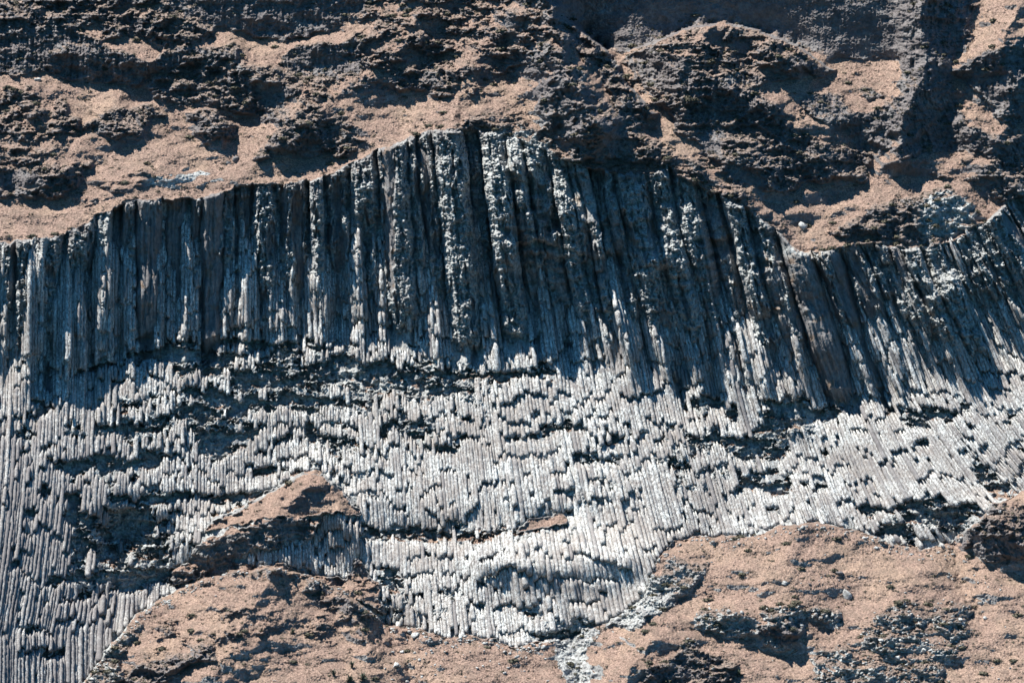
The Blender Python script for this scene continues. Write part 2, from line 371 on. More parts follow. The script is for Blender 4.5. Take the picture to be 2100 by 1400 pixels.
# ------------------------------------------------------------------ notches: where columns have broken out of the lower cliff
def notch_field(u, v):
    """>0 where the face is broken back"""
    wu = u + 14 * fbm(u / 26, v / 20, 201, 4, .7); wv = v + 11 * fbm(u / 22, v / 18, 207, 3, .6)
    n = fbm(wu / 60, wv / 24, 211, 5, .72)
    m = 0.0
    # zones where breakage is dense in the photograph: (u, v, ru, rv, strength)
    for (a, b, ra, rb, s) in ((380, 740, 260, 60, .34), (780, 770, 160, 45, .42), (560, 800, 260, 60, .34), (440, 850, 330, 90, .25), (250, 940, 200, 70, .2),
                              (60, 850, 120, 60, .1), (820, 880, 260, 70, .14), (1050, 770, 140, 30, .2), (1220, 940, 130, 34, .2),
                              (1180, 880, 160, 40, .14), (1400, 900, 160, 70, .12), (1620, 850, 70, 45, .38), (1560, 930, 110, 60, .24),
                              (1590, 1000, 110, 16, .42), (1450, 1000, 120, 60, .06), (1900, 840, 110, 26, .36), (1860, 920, 60, 40, .2),
                              (1850, 1040, 120, 26, .4), (1950, 1060, 120, 40, .34), (2040, 960, 80, 50, .2), (250, 1080, 130, 60, .32),
                              (260, 1180, 130, 30, .34), (180, 1100, 70, 110, .1), (480, 1020, 200, 22, .28), (900, 1090, 180, 20, .3),
                              (1180, 1300, 90, 26, .25), (820, 1230, 110, 50, .16), (960, 1200, 160, 60, .02), (720, 730, 200, 25, .2)):
        m = np.maximum(m, s * np.exp(-(((u - a) / ra) ** 2 + ((v - b) / rb) ** 2)))
    # bright unbroken faces
    for (a, b, ra, rb, s) in ((1120, 960, 260, 36, .35), (1000, 960, 120, 30, .3), (1740, 980, 90, 80, .25), (1960, 740, 90, 60, .4),
                              (60, 1100, 120, 240, .12), (1180, 1170, 120, 50, .3), (1250, 850, 90, 40, .2), (80, 790, 60, 30, .2),
                              (1100, 720, 200, 24, .2), (600, 870, 140, 20, .1)):
        m = m - s * np.exp(-(((u - a) / ra) ** 2 + ((v - b) / rb) ** 2))
    for (a, b, ra, rb) in ((370, 725, 60, 16), (480, 702, 50, 10), (530, 772, 60, 20), (455, 835, 80, 22), (600, 722, 50, 16), (760, 770, 120, 26), (700, 742, 40, 12), (870, 800, 80, 14),
                           (1000, 770, 110, 10), (1140, 878, 50, 12), (1190, 942, 90, 16), (1245, 900, 40, 20), (90, 830, 25, 22), (60, 882, 38, 30), (130, 962, 45, 16), (250, 880, 60, 16),
                           (210, 960, 55, 24), (312, 940, 38, 22), (480, 892, 46, 24), (560, 962, 50, 14), (640, 884, 18, 18), (620, 825, 60, 14), (425, 905, 30, 40), (270, 1070, 56, 44),
                           (250, 1185, 80, 16), (165, 1110, 22, 60), (1622, 850, 60, 24), (1610, 992, 90, 10), (1560, 925, 36, 34), (1500, 850, 28, 16), (1705, 852, 28, 16), (1940, 852, 50, 10),
                           (1880, 872, 26, 10), (1910, 1052, 90, 20), (1850, 1092, 55, 14), (2050, 1002, 40, 24), (1440, 822, 34, 30), (1462, 905, 46, 14), (1392, 872, 36, 10), (1380, 960, 30, 14),
                           (1190, 1305, 70, 12), (880, 1100, 130, 12), (1090, 1235, 16, 26), (800, 1180, 30, 30), (930, 920, 60, 12), (820, 880, 60, 14), (700, 905, 40, 14), (520, 1020, 90, 9), (330, 1020, 60, 10), (110, 1190, 26, 20), (190, 1220, 40, 16), (150, 1030, 18, 40), (330, 1120, 40, 30), (230, 1140, 40, 30), (90, 1010, 16, 24), (120, 1340, 30, 12), (300, 1180, 60, 14),
                           (60, 1060, 18, 22), (30, 1140, 18, 26), (70, 1290, 26, 14), (1580, 1050, 26, 22), (1700, 930, 40, 10)):
        m = m + .42 * np.exp(-((wu - a) / ra) ** 2 - ((wv - b) / rb) ** 2)
    return n + m - 0.375



def rubble_zone(u, v):
    m = 0.0
    for (a, b, ra, rb) in ((850, 815, 260, 90), (620, 760, 200, 60), (300, 860, 200, 60), (1010, 1095, 300, 24), (560, 1100, 160, 50), (1430, 940, 110, 110),
                           (880, 1230, 130, 50), (1180, 1280, 90, 30), (1900, 1060, 130, 40), (260, 1120, 140, 80), (700, 930, 120, 60), (1240, 1000, 90, 40), (1600, 880, 90, 50)):
        m = np.maximum(m, np.exp(-(((u - a) / ra) ** 2 + ((v - b) / rb) ** 2)))
    return sstep(.3, .75, m + .35 * fbm(u / 40, v / 30, 251, 4, .6))


# ------------------------------------------------------------------ the fine sheet
DU = 1.35
gu = np.arange(UM0, UM1, DU); gv = np.arange(VM0, VM1, DU)
U, V = np.meshgrid(gu, gv)
Yb = samp(Y0, U, V)
rock = samp(rockm, U, V); rough = samp(roughm, U, V); pale = samp(palem, U, V)
wob = 12 * fbm(U / 50, V / 40, 61, 3)
Rr = rim(U) ; Mm = mid(U); Bb = base(U)
S = inv_flow(U, V)

# outcrops: rockiness as a density, so grass and rock mix raggedly
n1 = fbm(U / 62, V / 34, 301, 6, .68)
lump = sstep(-.22, .34, n1 * 1.05 + (rock - .57) * 1.3)
jag = jagf(U, V)
hang = sstep(-2, 5, V - (Rr + jag)) * (V < Mm + 60)


def cells1d(s, lo, hi, seed):
    """irregular 1-D cells: returns local coordinate -1..1, half width, cell random"""
    r = np.random.RandomState(seed)
    e = [-1000.0]
    while e[-1] < 3200:
        e.append(e[-1] + lo + (hi - lo) * r.rand() ** 1.5)
    e = np.array(e); k = np.clip(np.searchsorted(e, s) - 1, 0, len(e) - 2)
    c = (e[k] + e[k + 1]) / 2; w = (e[k + 1] - e[k]) / 2
    return (s - c) / w, w, r.rand(len(e))[k], r.rand(len(e))[k], k



Sw = S + 4 * perlin(U / 60, V / 75, 421) + 1.5 * perlin(U / 12, V / 18, 422)
x1, w1, ra, rb, k1 = cells1d(Sw, 22, 76, 5)
x2, w2, rc, rd, k2 = cells1d(Sw + 2 * perlin(U / 20, V / 60, 425), 7, 16, 6)
rnd1 = np.minimum(1, (1 - np.abs(x1)) * 2.1) * .9 + .1 * np.sqrt(np.clip(1 - x1 * x1, 0, 1)); rnd2 = np.sqrt(np.clip(1 - x2 * x2, 0, 1))
hh = np.clip((V - Rr) / np.maximum(Mm - Rr, 60), 0, 1.6)
Ymid = samp(blur(Y0, 8), U, Mm)
big_s = fbm(S / 150, V / 500, 401, 3, .6)
# B: pillars hanging from the rim, the smooth ones leaning out over their foot
B = Yb + 5.0 * hh + 1.6 * (1 - hh) + .3 - (rnd1 * w1 * PX * 1.15 + (ra - .5) * 6.6 + perlin(k1 * 3.7, V / 95.0, 431) * 2.6) - rnd2 * .38 * (.4 + rd) - (rc - .5) * .45
spurn = fbm(Sw / 40, V / 330, 403, 3, .55) + .30 * perlin(Sw / 150, V / 400, 409) + (rb - .5) * .22
skin = sstep(-.02, .13, fbm(S / 26, V / 75, 451, 4, .6) * .8 + spurn * .9 + (rb - .5) * .35 + .06 + .2 * sstep(.12, .03, hh)
             - .35 * np.exp(-((U - 1640) / 130) ** 2) - .25 * np.exp(-((U - 330) / 160) ** 2) + .3 * np.exp(-((U - 1050) / 300) ** 2) + .35 * np.exp(-((U - 1960) / 70) ** 2))
rid = fbm(U / 15, V / 13, 461, 4, .65, True)
fine = fbm(U / 5.0, V / 4.6, 471, 3, .7)
led = fbm(U / 22, V / 15, 475, 4, .6)
j1, j2, jid = worley(Sw / 11, V / 34 + .5 * perlin(S / 9, S * 0, 428), 429)
B -= (jid - .5) * 1.5 * (.45 + .55 * skin)
j1, j2, jid = worley(Sw / 6 + .3 * fbm(U / 8, V / 8, 427, 2), V / 11, 433)
B -= (jid - .5) * 1.0 * skin
_, _, blocks_b = worley(U / 20, V / 11, 483)
micro = fbm(U / 3.4, V / 3.2, 479, 2, .8)
B -= skin * (rid * .4 + fine * .9 + micro * .35 + led * 1.7 + 1.4) + (1 - skin) * (fine * .08 + fbm(S / 8, V / 120, 477, 4, .65) * .6)
edge = sstep(-6, 9, V - Rr - jag)
brow = np.exp(-((U - 1130) / 150) ** 2) + .8 * np.exp(-((U - 1480) / 160) ** 2) + .8 * np.exp(-((U - 1950) / 80) ** 2)
brow = np.clip(brow, 0, 1) * sstep(-.3, .3, fbm(U / 60, V / 40, 481, 3) + .25)
B -= brow * (6.2 * sstep(0, 110, V - Rr) * sstep(.95, .4, hh) - 2.2 + (blocks_b - .5) * 1.6)
B = Yb * (1 - edge) + B * edge + .2
# A: the columns of the lower cliff carried on upward as spurs between the pillars
Asm = np.where(V < Mm, Ymid + (.185 + .05 * big_s) * (Mm - V) * PX, Yb)
spur = spurn * 7.5 * (1 - sstep(-20, 130, V - Mm))
Asm = Asm - spur - .3 * (V < Mm)
A = Asm + .42 - rnd2 * .45 - fine * .35 - rid * .35 - sstep(0, -160, V - Mm) * (led * 1.1 + rid * .5)
useA = sstep(-.15, .15, B - A)
front = np.where(B < A, B, A)

# rock of the hillsides -----------------------------------------------------
cr = fbm(U / 60, V / 36, 501, 3, .5, True) * 2.6 + fbm(U / 19, V / 15, 505, 3, .6, True) * 1.05 + fbm(U / 6, V / 5, 511, 3, .7) * .6
d1, d2, idv = worley(U / 20 + 1.2 * n1, V / 14 + 1.4 * fbm(U / 30, V / 30, 521, 2), 531)
blocks = (idv - .5) * 1.2 * sstep(.0, .12, d2 - d1) + .6 * (1 - sstep(0, .10, d2 - d1))
rockdisp = -(cr + blocks * .8 + .1)
vert = fbm(S / 9, V / 60, 541, 4, .6)
steep = sstep(.3, -.05, samp(cotm, U, V))
rockdisp = rockdisp * (1 - .45 * steep) - vert * 1.0 * steep
turf = -(fbm(U / 20, V / 11, 601, 3, .55) * .30 + fbm(U / 110, V / 50, 611, 3) * 3.0)
turf -= fbm(U / 11, V / 7, 631, 4, .75) * .20 + fbm(U / 30, V / 60, 635, 3, .6, True) * .12
turf -= sstep(.18, .5, fbm(U / 4.6, V / 3.4, 621, 2)) * .22 + fbm(U / 3.2, V / 2.4, 625, 2) * .16
grit = fbm(U / 3.6, V / 3.2, 515, 2, .8) * .34
hill = turf * (1 - .7 * lump) + (rockdisp * rough - grit) * lump
# core of the lower cliff -----------------------------------------------------
lower = sstep(0, 3, V - Mm + 500) * (V >= Mm - 400) * (1 - sstep(-3, 3, V - (Bb + jag)))
nf = notch_field(U, V)
nmask = sstep(0, .04, nf)
rub = rubble_zone(U, V)
q1, q2, qid = worley(S / 10 + .4 * fbm(U / 9, V / 9, 655, 2), V / 13 + .5 * fbm(U / 11, V / 11, 657, 2), 659)
core = Asm - Yb + .95 + nmask * (2.2 + 1.6 * fbm(U / 25, V / 12, 641, 3)) - fine * (.25 + .35 * rub) - rid * (.1 + .2 * rub) - rnd2 * .3 - rub * ((qid - .5) * 1.9 * sstep(0, .08, q2 - q1) + .35)
knob = lower * (1 - sstep(.80, .92, rock)) * (V > Mm)
core = core * (1 - knob) + hill * knob
inup = sstep(-3, 3, V - Mm)
Y = np.where(V < Mm, 0, 0) + (Yb + hill) * (1 - hang) * (1 - lower) + 0
body = np.where(V < Mm, front, np.minimum(np.where(V < Mm + 55, B + 1.5 * (V - Mm) / 10, 1e3), Yb + core))
inside_ = np.maximum(hang, sstep(0, 1, V - Mm)) * (1 - sstep(-3, 3, V - (Bb + jag)))
Y = (Yb + hill) * (1 - inside_) + body * inside_
isB = (inside_ > .5) & (B <= np.where(V < Mm, A, Yb + core)) & (V < Mm + 55)

# what grows where follows how steep the finished ground is
def nz_of(Yf, n):
    Yf = blur(Yf, n)
    c = np.zeros_like(Yf); c[1:-1] = (Yf[:-2] - Yf[2:]) / (2 * DU * PX)
    t = np.zeros_like(Yf); t[:, 1:-1] = (Yf[:, 2:] - Yf[:, :-2]) / (2 * DU * PX)
    return c / np.sqrt(1 + c * c + t * t)


nz = nz_of(Y, 5) * .55 + nz_of(Yb + hill, 22) * .45
scrub = sstep(.27, .62, rock * .55 + .30 * lump + .5 * fbm(U / 22, V / 15, 705, 5, .65)) * (1 - inside_)
thr = .18 + .5 * np.exp(-((U - 1040) / 290) ** 2 - ((V - 1096) / 30) ** 2) + .34 * rock + .24 * lump + samp(benchm, U, V) + .9 * np.exp(-((U - 1165 - (V - 1330) * .45) / 34) ** 2 - ((V - 1370) / 60) ** 2) + .7 * np.exp(-((U - 1310) / 50) ** 2 - ((V - 1240) / 50) ** 2) + .5 * np.exp(-((U - 400) / 60) ** 2 - ((V - 355) / 16) ** 2) + .10 * fbm(U / 30, V / 14, 701, 4, .6)
green = sstep(-.05, .10, nz - thr)
cliffy = inside_ * (1 - knob)
green = green * (1 - cliffy) + cliffy * sstep(.62, .85, nz + .35 * fbm(U / 34, V / 16, 711, 4, .6)) * .8 * (nf > -.12)
palef = np.clip(pale + .5 * fbm(U / 45, V / 38, 721, 4), 0, 1)
palef = np.where(cliffy > .5, np.clip(.22 + .45 * brow + .68 * skin * sstep(-.08, .22, hh + .2 * led) + .3 * fbm(U / 30, V / 50, 731, 3), 0, 1), palef)  # paler rough skin; shade just below the rim is painted into the colour
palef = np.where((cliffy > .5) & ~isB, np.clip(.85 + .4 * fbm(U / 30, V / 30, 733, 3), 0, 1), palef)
for (a_, b_, ra_, rb_, q_) in ((1070, 320, 60, 55, .8), (1120, 385, 80, 30, .5), (980, 378, 70, 12, .7), (1220, 415, 70, 16, .7), (1950, 620, 80, 70, .6), (1350, 532, 24, 34, .8), (1640, 515, 60, 10, .8),
                               (1950, 440, 60, 50, .7), (390, 360, 80, 22, .8), (1190, 1360, 45, 60, .35), (1310, 1240, 60, 60, .3), (240, 1310, 40, 60, .5)):
    palef = np.clip(palef + q_ * np.exp(-((U - a_) / ra_) ** 2 - ((V - b_) / rb_) ** 2) * (1 + fine), 0, 1)  # pale scars, ledges and scree; sunlit bulges are also lightened in colour
ochre = sstep(.25, .6, fbm(U / 26, V / 22, 741, 3) + .12) * isB * (1 - skin)

Xw, Yw, Zw = world(U, V, Y)


def mk_mesh(name, co, faces, mats, attrs=None, smooth=False, parent=None):
    """co (n,3), faces (m,4) int array"""
    me = bpy.data.meshes.new(name)
    me.vertices.add(len(co)); me.vertices.foreach_set('co', np.ascontiguousarray(co, np.float32).ravel())
    nf_, k = faces.shape
    me.loops.add(nf_ * k); me.loops.foreach_set('vertex_index', np.ascontiguousarray(faces, np.int32).ravel())
    me.polygons.add(nf_)
    me.polygons.foreach_set('loop_start', np.arange(0, nf_ * k, k, dtype=np.int32))
    me.polygons.foreach_set('loop_total', np.full(nf_, k, np.int32))
    if smooth:
        me.polygons.foreach_set('use_smooth', np.ones(nf_, bool))
    for m in mats:
        me.materials.append(m)
    for a, val in (attrs or {}).items():
        at = me.attributes.new(a, 'FLOAT', 'POINT'); at.data.foreach_set('value', np.ascontiguousarray(val, np.float32).ravel())
    me.update(calc_edges=True)
    o = bpy.data.objects.new(name, me); COL.objects.link(o)
    if parent:
        o.parent = parent
    return o


# ------------------------------------------------------------------ materials
def new_mat(name):
    m = bpy.data.materials.new(name); m.use_nodes = True
    nt = m.node_tree; nt.nodes.clear()
    o = nt.nodes.new('ShaderNodeOutputMaterial'); b = nt.nodes.new('ShaderNodeBsdfPrincipled')
    b.inputs['Roughness'].default_value = .92; b.inputs['Specular IOR Level'].default_value = .15
    nt.links.new(b.outputs[0], o.inputs[0])
    return m, nt, b


def N(nt, t, **kw):
    n = nt.nodes.new(t)
    for k, v in kw.items():
        setattr(n, k, v)
    return n


def noise(nt, scale, detail=4, rough=.6, stretch=None):
    tc = N(nt, 'ShaderNodeNewGeometry'); mp = N(nt, 'ShaderNodeMapping')
    if stretch: mp.inputs['Scale'].default_value = stretch
    nt.links.new(tc.outputs['Position'], mp.inputs[0])
    n = N(nt, 'ShaderNodeTexNoise'); n.inputs['Scale'].default_value = scale
    n.inputs['Detail'].default_value = detail; n.inputs['Roughness'].default_value = rough
    nt.links.new(mp.outputs[0], n.inputs['Vector'])
    return n.outputs['Fac']


def ramp(nt, fac, stops):
    r = N(nt, 'ShaderNodeValToRGB'); e = r.color_ramp.elements
    while len(e) < len(stops): e.new(.5)
    for i, (p, c) in enumerate(stops):
        e[i].position = p; e[i].color = (*c, 1)
    nt.links.new(fac, r.inputs[0]); return r.outputs[0]


def mix(nt, f, a, b):
    m = N(nt, 'ShaderNodeMix', data_type='RGBA')
    for s, v in ((0, f), (6, a), (7, b)):
        if isinstance(v, (int, float)): m.inputs[s].default_value = v
        elif isinstance(v, tuple): m.inputs[s].default_value = (*v, 1)
        else: nt.links.new(v, m.inputs[s])
    return m.outputs[2]


def attr(nt, name):
    return N(nt, 'ShaderNodeAttribute', attribute_name=name).outputs['Fac']


def math_(nt, op, a, b):
    m = N(nt, 'ShaderNodeMath', operation=op); m.use_clamp = True
    for i, v in enumerate((a, b)):
        if isinstance(v, (int, float)): m.inputs[i].default_value = v
        else: nt.links.new(v, m.inputs[i])
    return m.outputs[0]


def bump(nt, b, h, dist, strength=1.0):
    n = N(nt, 'ShaderNodeBump'); n.inputs['Distance'].default_value = dist; n.inputs['Strength'].default_value = strength
    nt.links.new(h, n.inputs['Height']); nt.links.new(n.outputs[0], b.inputs['Normal'])


def rock_colour(nt, palefac):
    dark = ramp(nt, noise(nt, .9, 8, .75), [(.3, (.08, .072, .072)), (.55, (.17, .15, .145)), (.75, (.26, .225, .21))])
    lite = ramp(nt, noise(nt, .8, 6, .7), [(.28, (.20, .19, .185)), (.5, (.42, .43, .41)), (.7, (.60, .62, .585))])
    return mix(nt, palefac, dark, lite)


def land_mat():
    m, nt, b = new_mat('hillside_rock_and_dry_grass')
    spots = ramp(nt, noise(nt, 1.7, 5, .7), [(.42, (0, 0, 0)), (.62, (1, 1, 1))])
    pf = math_(nt, 'MULTIPLY', attr(nt, 'pale'), math_(nt, 'ADD', spots, .35))
    rc_ = rock_colour(nt, pf)
    rc_ = mix(nt, math_(nt, 'MULTIPLY', attr(nt, 'ochre'), .5), rc_, (.26, .15, .075))
    g1 = ramp(nt, noise(nt, .10, 5, .6, (1, .5, 1)), [(.35, (.205, .125, .095)), (.5, (.29, .183, .14)), (.66, (.41, .28, .19))])
    g2 = ramp(nt, noise(nt, 2.6, 5, .8), [(.40, (.045, .037, .03)), (.48, (.19, .136, .11)), (.60, (.44, .315, .245))])
    gc = mix(nt, .68, g1, g2)
    g3 = ramp(nt, noise(nt, .45, 6, .75, (1, .6, 1.4)), [(.48, (0, 0, 0)), (.62, (1, 1, 1))])
    gc = mix(nt, math_(nt, 'MULTIPLY', g3, .55), gc, (.15, .115, .09))
    sc_ = ramp(nt, noise(nt, 1.5, 5, .72), [(.38, (.06, .053, .045)), (.50, (.17, .135, .115)), (.63, (.34, .25, .205))])
    gc = mix(nt, attr(nt, 'scrub'), gc, sc_)
    f = math_(nt, 'ADD', attr(nt, 'grass'), math_(nt, 'MULTIPLY', math_(nt, 'SUBTRACT', noise(nt, 1.3, 5, .7), .5), .8))
    f = ramp(nt, f, [(.42, (0, 0, 0)), (.62, (1, 1, 1))])
    nt.links.new(mix(nt, f, rc_, gc), b.inputs['Base Color'])
    bump(nt, b, noise(nt, 2.6, 6, .75), .5, 1.0)
    return m


def column_mat(name):
    m, nt, b = new_mat(name)
    st = noise(nt, 2.6, 7, .9, (1, 1, .55))
    lite = ramp(nt, st, [(.435, (.045, .043, .04)), (.47, (.26, .25, .235)), (.51, (.54, .54, .51)), (.57, (.76, .765, .72))])
    dirt = ramp(nt, noise(nt, .35, 5, .7), [(.42, (0, 0, 0)), (.66, (1, 1, 1))])
    c = mix(nt, math_(nt, 'MULTIPLY', dirt, .55), lite, (.20, .155, .135))
    cr_ = ramp(nt, noise(nt, 1.0, 3, .6, (.5, .5, 3.2)), [(.455, (0, 0, 0)), (.485, (1, 1, 1)), (.50, (1, 1, 1)), (.53, (0, 0, 0))])
    c = mix(nt, math_(nt, 'MULTIPLY', cr_, .45), c, (.10, .09, .085))
    big_ = ramp(nt, noise(nt, .09, 6, .72), [(.44, (0, 0, 0)), (.62, (1, 1, 1))])
    c = mix(nt, math_(nt, 'MULTIPLY', big_, .6), c, (.23, .195, .17))
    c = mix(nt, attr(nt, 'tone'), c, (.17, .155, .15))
    nt.links.new(c, b.inputs['Base Color'])
    bump(nt, b, noise(nt, 3.5, 5, .7), .25, .9)
    return m


M_land = land_mat(); M_col = column_mat('pale_columnar_basalt')

# ------------------------------------------------------------------ cut the sheet into its named stretches
ny, nx = U.shape
idx = np.arange(ny * nx).reshape(ny, nx)
quads = np.stack([idx[1:, :-1], idx[1:, 1:], idx[:-1, 1:], idx[:-1, :-1]], -1).reshape(-1, 4)
uc = (U[:-1, :-1] + wob[:-1, :-1] * .0).ravel(); vc = V[:-1, :-1].ravel()
rimq = Rr[:-1, :-1].ravel(); basq = Bb[:-1, :-1].ravel(); midq = Mm[:-1, :-1].ravel()
zone = np.full(len(uc), 1)                                   # 1 upper hillside
farw = line([(1130, 4), (1180, 55), (1245, 104), (1290, 108), (1340, 88), (1400, 62), (1480, 48), (1560, 66), (1640, 98), (1700, 122), (1845, 118), (1872, 60), (1880, -60)])
zone[(uc > 1130) & (uc < 1880) & (vc < farw(uc))] = 0        # far wall
zone[(vc >= rimq)] = 2
zone[(vc >= midq)] = 3
zone[(vc >= basq)] = 4
names = {0: 'far_cliff', 1: 'upper_hillside', 2: 'overhanging_cliff', 3: 'columnar_cliff', 4: 'lower_hillside'}
labels = {0: 'shaded vertical far cliff wall at the top of the picture behind the mounds',
          1: 'dry tan upper hillside broken by dark craggy outcrops',
          2: 'dark overhanging band of thick rock pillars below the grassy rim',
          3: 'broken rock face between and behind the pale basalt columns',
          4: 'dry pinkish tan hillside with rubble below the columns'}
cats = {0: 'cliff', 1: 'hillside', 2: 'cliff', 3: 'cliff', 4: 'hillside'}
CO = np.stack([Xw, Yw, Zw], -1).reshape(-1, 3)
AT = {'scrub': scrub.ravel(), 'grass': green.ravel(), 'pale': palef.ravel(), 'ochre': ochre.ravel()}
for z, nm in names.items():
    q = quads[zone == z]
    used = np.zeros(len(CO), bool); used[q.ravel()] = True
    remap = np.cumsum(used) - 1
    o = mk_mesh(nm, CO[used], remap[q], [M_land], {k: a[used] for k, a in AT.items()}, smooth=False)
    o['kind'] = 'structure'; o['label'] = labels[z]; o['category'] = cats[z]


def surf(u, v):
    """depth of the finished sheet"""
    i = np.clip(np.round((np.asarray(u) - UM0) / DU).astype(int), 0, nx - 1); j = np.clip(np.round((np.asarray(v) - VM0) / DU).astype(int), 0, ny - 1)
    return Y[j, i]


def fld(a, u, v):
    i = np.clip(np.round((np.asarray(u) - UM0) / DU).astype(int), 0, nx - 1); j = np.clip(np.round((np.asarray(v) - VM0) / DU).astype(int), 0, ny - 1)
    return a[j, i]


# ------------------------------------------------------------------ basalt columns of the lower cliff
VS = 4.0
BA = B - Asm
segs = []
s = -260.0
r = np.random.RandomState(21)
while s < 2300:
    wpx = 4.6 + 3.6 * r.rand() ** 1.6 + (1.6 if 1000 < s < 1330 else 0)
    if 1000 < s < 1300: pass
    sc = s + wpx / 2; s += wpx * 1.03
    v0 = mid(flow(sc, 740)) - 230; vv = np.arange(v0, 1460, VS)
    uu = flow(np.full(vv.shape, sc), vv)
    wd = wpx * (uu * 0 + 1)
    n_ = notch_field(uu, vv) + .05 * (r.rand() - .5)
    k_ = fld(knob, uu, vv); f_ = fld(BA, uu, vv)
    ok = (uu > -145) & (uu < 2245) & ((f_ > -.2) | (vv > mid(uu) + 50)) & (vv < base(uu) + jagf(uu, vv) - 1 + 5 * r.rand()) & (n_ < 0.0 + .03 * perlin(vv / 9, vv * 0 + sc, 55)) & (k_ < .4)
    big = fbm(uu / 150, vv / 120, 801, 3, .5)
    rz = rubble_zone(uu, vv)
    lev = np.round(big * (2.7 - 1.2 * sstep(400, 200, uu)) + .3 * (r.rand() - .5)).astype(int); coff = (r.rand() - .5) * .2; ctone = r.rand()
    i = 0
    while i < len(vv):
        if not ok[i]: i += 1; continue
        j = i; L = int((50 + 130 * r.rand()) / VS) if rz[i] > .3 or r.rand() < .12 else 999
        while j < len(vv) and ok[j] and j - i < L and (lev[j] == lev[i] or j - i < 9): j += 1
        if rz[i] > .4 and j - i > 9 and r.rand() < .5: i += 3
        if j - i >= (5 if rz[i] < .5 else 7):
            mid_i = (i + j) // 2
            off = -.5 * max(lev[i], -1) + coff + (r.rand() - .5) * (.03 + .7 * rz[mid_i]) + .1 * rz[mid_i]
            segs.append((sc, wpx, uu[i:j], vv[i:j], off, r.rand(), ctone + .35 * (r.rand() - .5), r.rand()))
        i = j if j > i else i + 1
print('segments', len(segs))


def column_mesh(seg, seed):
    sc, wpx, uu, vv, off, t1, t2, t3 = seg
    rr = np.random.RandomState(seed)
    n = len(uu)
    y = fld(Asm, uu, vv) + off
    if n > 6:                                 # straight-ish axis in depth
        c = np.polyfit((vv - vv.mean()) / 100, y, 2 if n < 30 else 4)
        y = np.polyval(c, (vv - vv.mean()) / 100)
    d_ = np.percentile(y - surf(uu, vv), 70) + .12
    if d_ > 0: y = y - d_
    x, yy, z = world(uu, vv, y)
    P = np.stack([x, yy, z], 1)
    # ends: ragged tip on top, blunt foot
    T_ = np.gradient(P, axis=0); T_ /= np.linalg.norm(T_, axis=1)[:, None]
    side = np.cross(T_, np.array([0, 1.0, 0])); side /= np.linalg.norm(side, axis=1)[:, None]
    outv = np.cross(side, T_)
    rad = wpx * PX * .5 * 1.34 * (1 + .03 * rr.randn(n))
    # cross joints: now and then a pinch
    drum = np.cumsum(rr.rand(n) < .3); dr = rr.rand(n + 1)[drum]; dq = rr.rand(n + 1)[drum]
    rad = rad * (.9 + .24 * dr)
    P = P + (side * ((dq - .5) * .16)[:, None] + outv * ((dr - .5) * .22)[:, None])
    e_ = 1e-1; fac = (flow(np.full(n, sc + 1.0), vv) - flow(np.full(n, sc - 1.0), vv)) / 2
    dudv = np.gradient(uu, vv); fac = np.clip(fac / np.sqrt(1 + dudv ** 2), .6, 2.2); rad = rad * fac
    nt_ = min(rr.randint(2, 5), n - 1); rad[:nt_] *= np.linspace(.18 + .3 * rr.rand(), .92, nt_)
    P[:nt_] += np.outer(np.linspace(.45, 0, nt_), [rr.uniform(-.3, .3), .8, 0]); rad[-1] *= .9
    K = 6; ph = t2 * 6.283
    a = (t2 - .5) * .8 + np.arange(K) * 2 * np.pi / K + rr.uniform(-.13, .13, K)
    rk = 1 + rr.uniform(-.12, .12, K)
    ring = (np.cos(a)[None, :, None] * side[:, None, :] + np.sin(a)[None, :, None] * outv[:, None, :]) * (rad[:, None] * rk[None, :])[:, :, None]
    Pv = P[:, None, :] + ring
    Pv += rr.uniform(-.045, .045, Pv.shape)
    # slanted break at both ends
    sl = rr.uniform(-.9, .9) ; up_t = -T_[0]
    Pv[0] += up_t[None, :] * (np.cos(a + rr.rand() * 6.28)[:, None] * (.2 + .8 * rr.rand()) * wpx * PX * .5 + .1)
    tip = Pv[0].mean(0) + up_t * wpx * PX * (.12 * rr.rand())
    Pv[-1] += T_[-1][None, :] * (np.cos(a + rr.rand() * 6.28)[:, None] * .35 * wpx * PX)
    foot = Pv[-1].mean(0)
    co = np.vstack([Pv.reshape(-1, 3), tip, foot])
    f = []
    ar = np.arange(K); nx_ = (ar + 1) % K
    fi = np.arange(n - 1)[:, None] * K
    F = np.stack([fi + ar, fi + nx_, fi + K + nx_, fi + K + ar], -1).reshape(-1, 4)
    tri_t = np.stack([np.full(K, n * K), nx_, ar, ar], -1); tri_b = np.stack([np.full(K, n * K + 1), (n - 1) * K + ar, (n - 1) * K + nx_, (n - 1) * K + nx_], -1)
    tone = np.repeat(np.clip(max(t2, 0) ** 3 * .5 + .55 * float(sstep(480, 160, uu[0])) * float(sstep(780, 960, vv.mean())) + .4 * dq ** 5 + .08 * rr.randn(n), 0, 1), K)  # random tone, plus left bay columns darkened in colour for its grazing sun
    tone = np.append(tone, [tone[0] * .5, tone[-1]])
    return co, F, tri_t[:, :3], tri_b[:, :3], tone


blurY = blur(Y0, 6)


